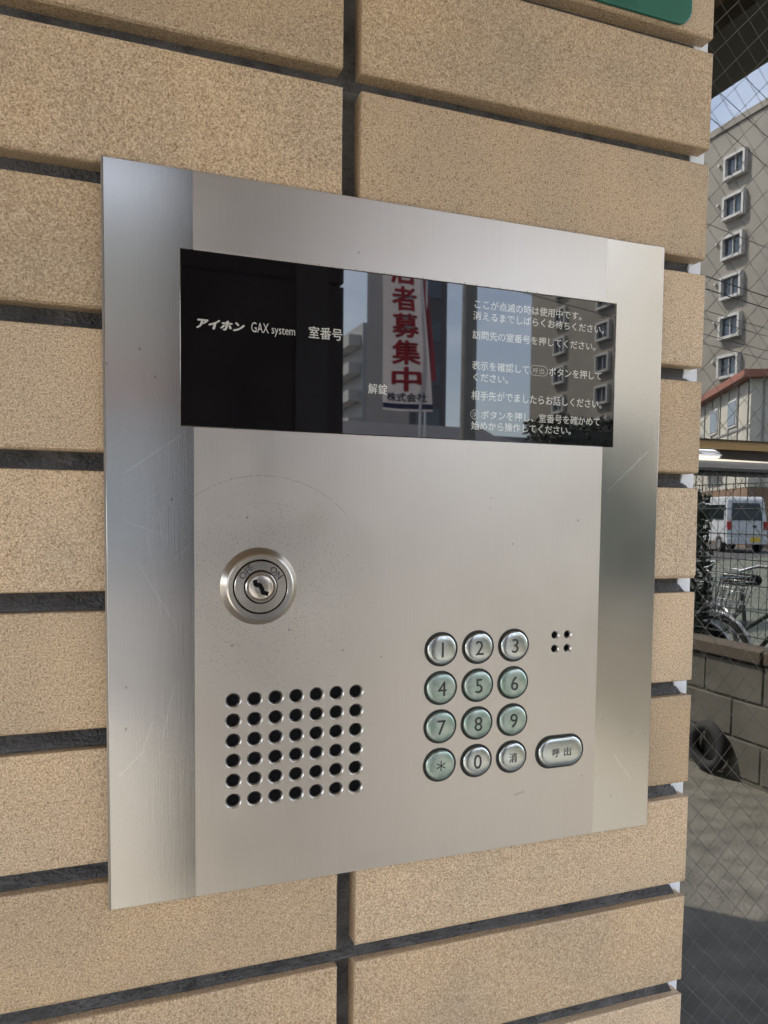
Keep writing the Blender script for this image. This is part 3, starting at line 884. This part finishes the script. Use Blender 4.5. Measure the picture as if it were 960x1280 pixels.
# red-roofed house, turned to the street corner
rh = thing('red_roofed_house', (26.9, -27.0, 0), 'cream panelled house with red roof edge behind the white van', 'house', None, math.radians(28.7))
obj('upper_wall', MB().box((0, -11, 2.7), (9, 0, 7.45)), 'cream', rh)
obj('ground_floor_wall', MB().box((.02, -10.98, 0), (8.98, -.02, 2.698)), 'brownwall', rh)
for k in range(7): obj('batten', MB().box((-.05, -.35 - 1.6 * k, 2.72), (-.002, -.27 - 1.6 * k, 7.4)), 'pole', rh)
obj('rail_band', MB().box((-.04, -11, 5.35), (-.003, -.02, 5.45)), 'pole', rh)
for k in range(4): obj('batten', MB().box((.5 + 2.2 * k, .002, 2.72), (.58 + 2.2 * k, .05, 7.4)), 'pole', rh)
rf = obj('roof', MB().add([(-.45, -11.4, 7.46), (9.4, -11.4, 7.46), (9.4, .45, 7.46), (-.45, .45, 7.46), (-.45, -11.4, 7.78), (9.4, -11.4, 7.78), (9.4, .45, 7.78), (-.45, .45, 7.78), (4.4, -5.5, 8.3)],
    [(3, 2, 1, 0), (0, 1, 5, 4), (1, 2, 6, 5), (2, 3, 7, 6), (3, 0, 4, 7), (4, 5, 8), (5, 6, 8), (6, 7, 8), (7, 4, 8)]), 'redroof', rh)
vs_ = obj('veranda_slab', MB().box((-1.0, -7.6, 4.3), (-.003, -4.6, 4.45)), 'aptframe', rh)
vr = obj('veranda_rail', MB().box((-1.0, -7.6, 5.4), (-.95, -4.6, 5.46)), 'aptframe', rh)
for k in range(16): obj('baluster', MB().box((-.99, -7.59 + .198 * k, 4.452), (-.96, -7.56 + .198 * k, 5.398)), 'aptframe', vr)
for y0 in (-3.6, -7.0):
    wn = obj('window', MB().box((-.06, y0, 5.6), (-.004, y0 + 1.5, 6.9)), 'aptframe', rh)
    obj('pane', MB().box((-.08, y0 + .1, 5.7), (-.061, y0 + 1.4, 6.8)), 'winpane', wn)

# grey mid-rise with stepped balconies
gb = thing('grey_apartment_tower', (26.2, -79.6, 0), 'grey apartment tower with rows of side balconies and roof mast', 'building')
obj('wall', MB().box((0, -9, 0), (9.5, 0, 21)), 'greyfar', gb)
obj('roof_house', MB().box((2.5, -6, 21.002), (6.5, -2, 23)), 'greyfar', gb)
obj('mast', MB().tube([(1.4, -1.2, 21), (1.4, -1.2, 24.2)], .09, 6), 'pole', gb)
for fl in range(7):
    z = 1.6 + 2.85 * fl
    obj('balcony', MB().box((-1.35, -8.6, z), (-.002, -.6, z + 1.15)), 'aptframe', gb)
    for x in (1.9, 4.4, 7.4):
        wn = obj('window', MB().box((x, .002, z + .5), (x + 1.1, .08, z + 1.9)), 'aptframe', gb)
        obj('pane', MB().box((x + .08, .082, z + .58), (x + 1.02, .10, z + 1.82)), 'winpane', wn)
pb = thing('dark_pencil_building', (20.9, -49.6, 0), 'narrow dark office building behind the flags', 'building')
obj('wall', MB().box((-1.3, -9, 0), (1.35, 0, 24)), 'darkfar', pb)
for fl in range(8): obj('window', MB().box((-.9, .002, 1.2 + 2.9 * fl), (.9, .06, 2.6 + 2.9 * fl)), 'winpane', pb)

# low houses closing the street
hs = [(-16, -19, 9, 7, 8.0, 'cream', 'greyroof', 'cream house with grey roof across the road'),
      (-5.5, -27, 16, 9, 9.8, 'apt', 'greyroof', 'tall beige block with dark roof added to screen sky from the steel'),  # unseen block, added tall to cut blue sky from the left steel plate
      (1.4, -24, 7, 6, 4.2, 'greyfar', 'redroof', 'grey house with red roof across the road'),
      (15, -38, 8, 7, 4.4, 'brownwall', 'greyroof', 'brown house with dark roof behind the utility pole'),
      (26, -45, 9, 7, 4.8, 'darkfar', 'greyroof', 'dark grey house beside the beige apartment block')]
for (x, y, wx, wy, h, wm_, rm_, lb) in hs:
    t = thing('street_house', (x, y, 0), lb, 'house', 'houses across the road')
    obj('wall', MB().box((-wx / 2, -wy / 2, 0), (wx / 2, wy / 2, h)), wm_, t)
    obj('roof', MB().add([(-wx / 2 - .4, -wy / 2 - .4, h + .002), (wx / 2 + .4, -wy / 2 - .4, h + .002), (wx / 2 + .4, wy / 2 + .4, h + .002), (-wx / 2 - .4, wy / 2 + .4, h + .002), (-wx / 2 - .2, 0, h + 1.5), (wx / 2 + .2, 0, h + 1.5)],
        [(3, 2, 1, 0), (0, 1, 5, 4), (2, 3, 4, 5), (1, 2, 5), (3, 0, 4)]), rm_, t)
    for k in (-.28, .22):
        for zz in (1.0, h - 1.7):
            wn = obj('window', MB().box((k * wx - .8, wy / 2 + .002, zz), (k * wx + .8, wy / 2 + .07, zz + 1.2)), 'aptframe', t)
            obj('pane', MB().box((k * wx - .72, wy / 2 + .072, zz + .08), (k * wx + .72, wy / 2 + .09, zz + 1.12)), 'winpane', wn)

# utility poles and cables
DIRV = Vector((2.5, -1.1, 0)).normalized()
P0 = Vector((5.75, -11.8, 0))


def pole(p, lb):
    t = thing('utility_pole', p, lb, 'utility pole', 'utility poles')
    obj('shaft', MB().tube([(0, 0, 0), (0, 0, 11.6)], [.15, .095], 14), 'pole', t)
    for z in (9.0, 10.6): obj('crossarm', MB().box((-.06, -1.0, z), (.06, 1.0, z + .09)), 'pole', t)
    obj('transformer', MB().tube([(.0, .34, 7.7), (.0, .34, 8.5)], .24, 16), 'pole', t)


pole(P0, 'concrete utility pole with transformer beside the grey house with red roof')
pole(P0 + DIRV * 36, 'concrete utility pole farther along the road beside the apartment block')
pole(P0 - DIRV * 36, 'concrete utility pole at the other end of the road')
cb = [(12.79, -13.43, 11.0), (12.25, -13.43, 10.46), (12.19, -13.43, 9.82), (14.0, -15.43, 8.51), (13.97, -15.43, 7.26), (13.98, -15.55, 7.01), (14.0, -15.43, 6.43), (14.01, -15.5, 6.26), (14.03, -15.43, 5.85), (14.04, -15.6, 5.68)]
for i, p in enumerate(cb):
    p = Vector(p); pts = []
    for s in range(-8, 13):
        q = p + (DIRV if i < 3 else Vector((.968, -.25, 0))) * (s * 2.6); q.z += .0011 * (s * 2.6 - 8) ** 2 - .07; pts.append(q)
    o = obj('overhead_cable', MB().tube(pts, .014 if i in (4, 5) else .008, 5, False), 'cable')
    tag(o, ('thin black cable crossing the sky above the apartment block', 'thick black cable strung across the apartment block windows', 'thin black cable in the bundle below the thick ones')[0 if i < 3 else 1 if i in (4, 5) else 2], 'cable', ('upper cables', 'thick cables', 'lower cables')[0 if i < 3 else 1 if i in (4, 5) else 2])

# advertising flags by the road
def flag(x, y, z0, z1, wd, mat, lb, text=True):
    t = thing('banner_flag', (x, y, 0), lb, 'flag')
    obj('pole', MB().tube([(wd / 2 + .03, 0, 0), (wd / 2 + .03, 0, z1 + .05)], .014, 8), 'jamb', t)
    obj('arm', MB().tube([(wd / 2 + .03, 0, z1 + .02), (-wd / 2, 0, z1 + .02)], .008, 8), 'jamb', t)

    def bend(px, pz):
        k = (z1 - pz) / (z1 - z0)
        return px - .10 * k * k * (wd / 2 - px) / wd + .15 * k, .05 * math.sin(px * 9 + pz * 2.2) * k
    cl = MB(); nx, nz = 8, 26; vs = []; fs = []
    for j in range(nz + 1):
        for i in range(nx + 1):
            px = -wd / 2 + wd * i / nx; pz = z0 + (z1 - z0) * j / nz; bx, by = bend(px, pz)
            vs.append((bx, by, pz))
    for j in range(nz):
        for i in range(nx): fs.append((j * (nx + 1) + i, j * (nx + 1) + i + 1, (j + 1) * (nx + 1) + i + 1, (j + 1) * (nx + 1) + i))
    cl.add(vs, fs, True)
    c = obj('cloth', cl, mat, t)
    if text:
        def ink(body, xa, xb, za, zb, m, bold=.03):
            me = fit(text_mesh(body, 1, 1, bold, res=2), xa, xb, za, zb)
            ys = [v.co.y for v in me.vertices]; mid = (min(ys) + max(ys)) / 2
            bm = bmesh.new(); bm.from_mesh(me); bmesh.ops.triangulate(bm, faces=bm.faces)
            for v in bm.verts:
                s = .003 if v.co.y > mid else -.003
                bx, by = bend(v.co.x, v.co.z); v.co.x = bx; v.co.y = by + s
            bm.to_mesh(me); bm.free()
            obj('lettering', me, m, c)
        for k, ch in enumerate('入居者募集中'):
            zt = z1 - .06 - k * .255
            ink(ch, -.125, .125, zt - .235, zt, 'redink')
        ink('株式会社', -.165, .165, z0 + .09, z0 + .175, 'navyink', .02)
        st = MB(); vs = []
        for j in range(5):
            for i in range(9):
                px = -wd / 2 + wd * i / 8; pz = z0 + .02 + .05 * j / 4; bx, by = bend(px, pz); vs.append((bx, by + .0035, pz))
        st.add(vs, [(j * 9 + i, j * 9 + i + 1, (j + 1) * 9 + i + 1, (j + 1) * 9 + i) for j in range(4) for i in range(8)], True)
        obj('stripe', st, 'navyink', c)
    return t


flag(2.66, -6.95, 2.36, 4.12, .41, 'flagwhite', 'white advertising banner flag with large red Japanese lettering')
flag(3.37, -8.3, 2.9, 4.5, .22, 'flagred', 'plain red banner flag beside the white lettered one', False)


# bicycle parked behind the fence
bk = thing('parked_bicycle', (3.5, -3.95, .012), 'black city bicycle with wire basket parked behind the mesh fence', 'bicycle', None, math.radians(4))


def ring_y(r, t, n=32, m=6):
    b = MB(); vs = []; fs = []
    for i in range(n):
        a = 2 * math.pi * i / n
        for k in range(m):
            c = 2 * math.pi * k / m; q = r + t * math.cos(c); vs.append((t * math.sin(c), q * math.cos(a), q * math.sin(a)))
    for i in range(n):
        for k in range(m): fs.append((i * m + k, i * m + (k + 1) % m, ((i + 1) % n) * m + (k + 1) % m, ((i + 1) % n) * m + k))
    return b.add(vs, fs, True)


for y in (-.54, .54):
    wh = obj('wheel', ring_y(.315, .018), 'tyre', bk, (0, y, .335))
    obj('rim', ring_y(.292, .009), 'rim', wh)
    sp = MB()
    for k in range(14):
        a = k * math.pi / 7; sp.tube([(0, 0, 0), (0, .29 * math.cos(a), .29 * math.sin(a))], .0015, 4, False)
    obj('spokes', sp, 'rim', wh)
    obj('mudguard', MB().tube([(0, .35 * math.cos(math.radians(q)), .35 * math.sin(math.radians(q))) for q in range(20, 165, 12)], .014, 6), 'rim', wh)
fr_ = MB()
for A, B in (((0, -.54, .335), (0, -.10, .30)), ((0, -.54, .335), (0, -.17, .72)), ((0, -.10, .30), (0, -.20, .82)), ((0, -.10, .30), (0, .36, .74)), ((0, -.17, .52), (0, .35, .80)), ((0, .54, .335), (0, .33, .92))):
    fr_.tube([A, B], .016, 8)
obj('frame', fr_, 'fence', bk)
obj('saddle', bevel_box((-.09, -.33, .85), (.09, -.08, .93), .03, 2), 'black', bk)
obj('handlebar', MB().tube([(-.29, .18, .98), (-.24, .30, 1.02), (0, .34, 1.0), (.24, .30, 1.02), (.29, .18, .98)], .012, 8), 'chrome', bk)
ba = MB()
for k in range(9):
    x = -.17 + .0425 * k
    ba.tube([(x, .42, .98), (x, .44, .74), (x, .66, .74), (x, .74, .98)], .003, 5)
for z, y0, y1 in ((.98, .42, .74), (.90, .427, .713), (.82, .434, .687), (.74, .44, .66)):
    ba.tube([(-.17, y0, z), (.17, y0, z), (.17, y1, z), (-.17, y1, z), (-.17, y0, z)], .0035, 5)
obj('basket', ba, 'rim', bk)


# hedge added out of view to darken the right steel plate's reflection
hg = thing('added_hedge', (5.9, -8.3, 0), 'dark green hedge added to darken the reflection in the steel', 'hedge')
obj('hedge_core', bevel_box((-.85, -.28, .15), (.85, .28, 2.45), .15, 2), 'leaf', hg)  # solid dark filler inside the added leaves
lf = MB()
for k in range(5200):
    f = random.randrange(5); u_, v_ = random.uniform(-1, 1), random.uniform(-1, 1); d_ = random.gauss(0, .035)
    p = Vector(((.88 * u_, .31 + d_, 1.3 + 1.25 * v_), (.88 * u_, -.31 + d_, 1.3 + 1.25 * v_), (.88 + d_, .3 * u_, 1.3 + 1.25 * v_), (-.88 + d_, .3 * u_, 1.3 + 1.25 * v_), (.88 * u_, .3 * v_, 2.5 + d_))[f])
    a = Vector((random.gauss(0, 1), random.gauss(0, 1), random.gauss(0, 1))).normalized(); b = a.orthogonal().normalized(); t = random.uniform(.02, .045)
    lf.add([p - a * t, p + b * t * .5, p + a * t, p - b * t * .5], [(0, 1, 2, 3)])
obj('foliage', lf, 'leaf', hg)


def copy_tree(o, parent=None):
    c = o.copy(); C.objects.link(c); c.parent = parent
    for ch in list(o.children): copy_tree(ch, c)
    return c


for (x, y, r, lb) in ((3.86, -4.35, -6, 'black city bicycle second from the mesh fence'), (4.25, -3.75, 9, 'black city bicycle third from the mesh fence, beside another bicycle')):
    b2 = copy_tree(bk); b2.location = (x, y, .012); b2.rotation_euler = (0, 0, math.radians(r)); b2['label'] = lb
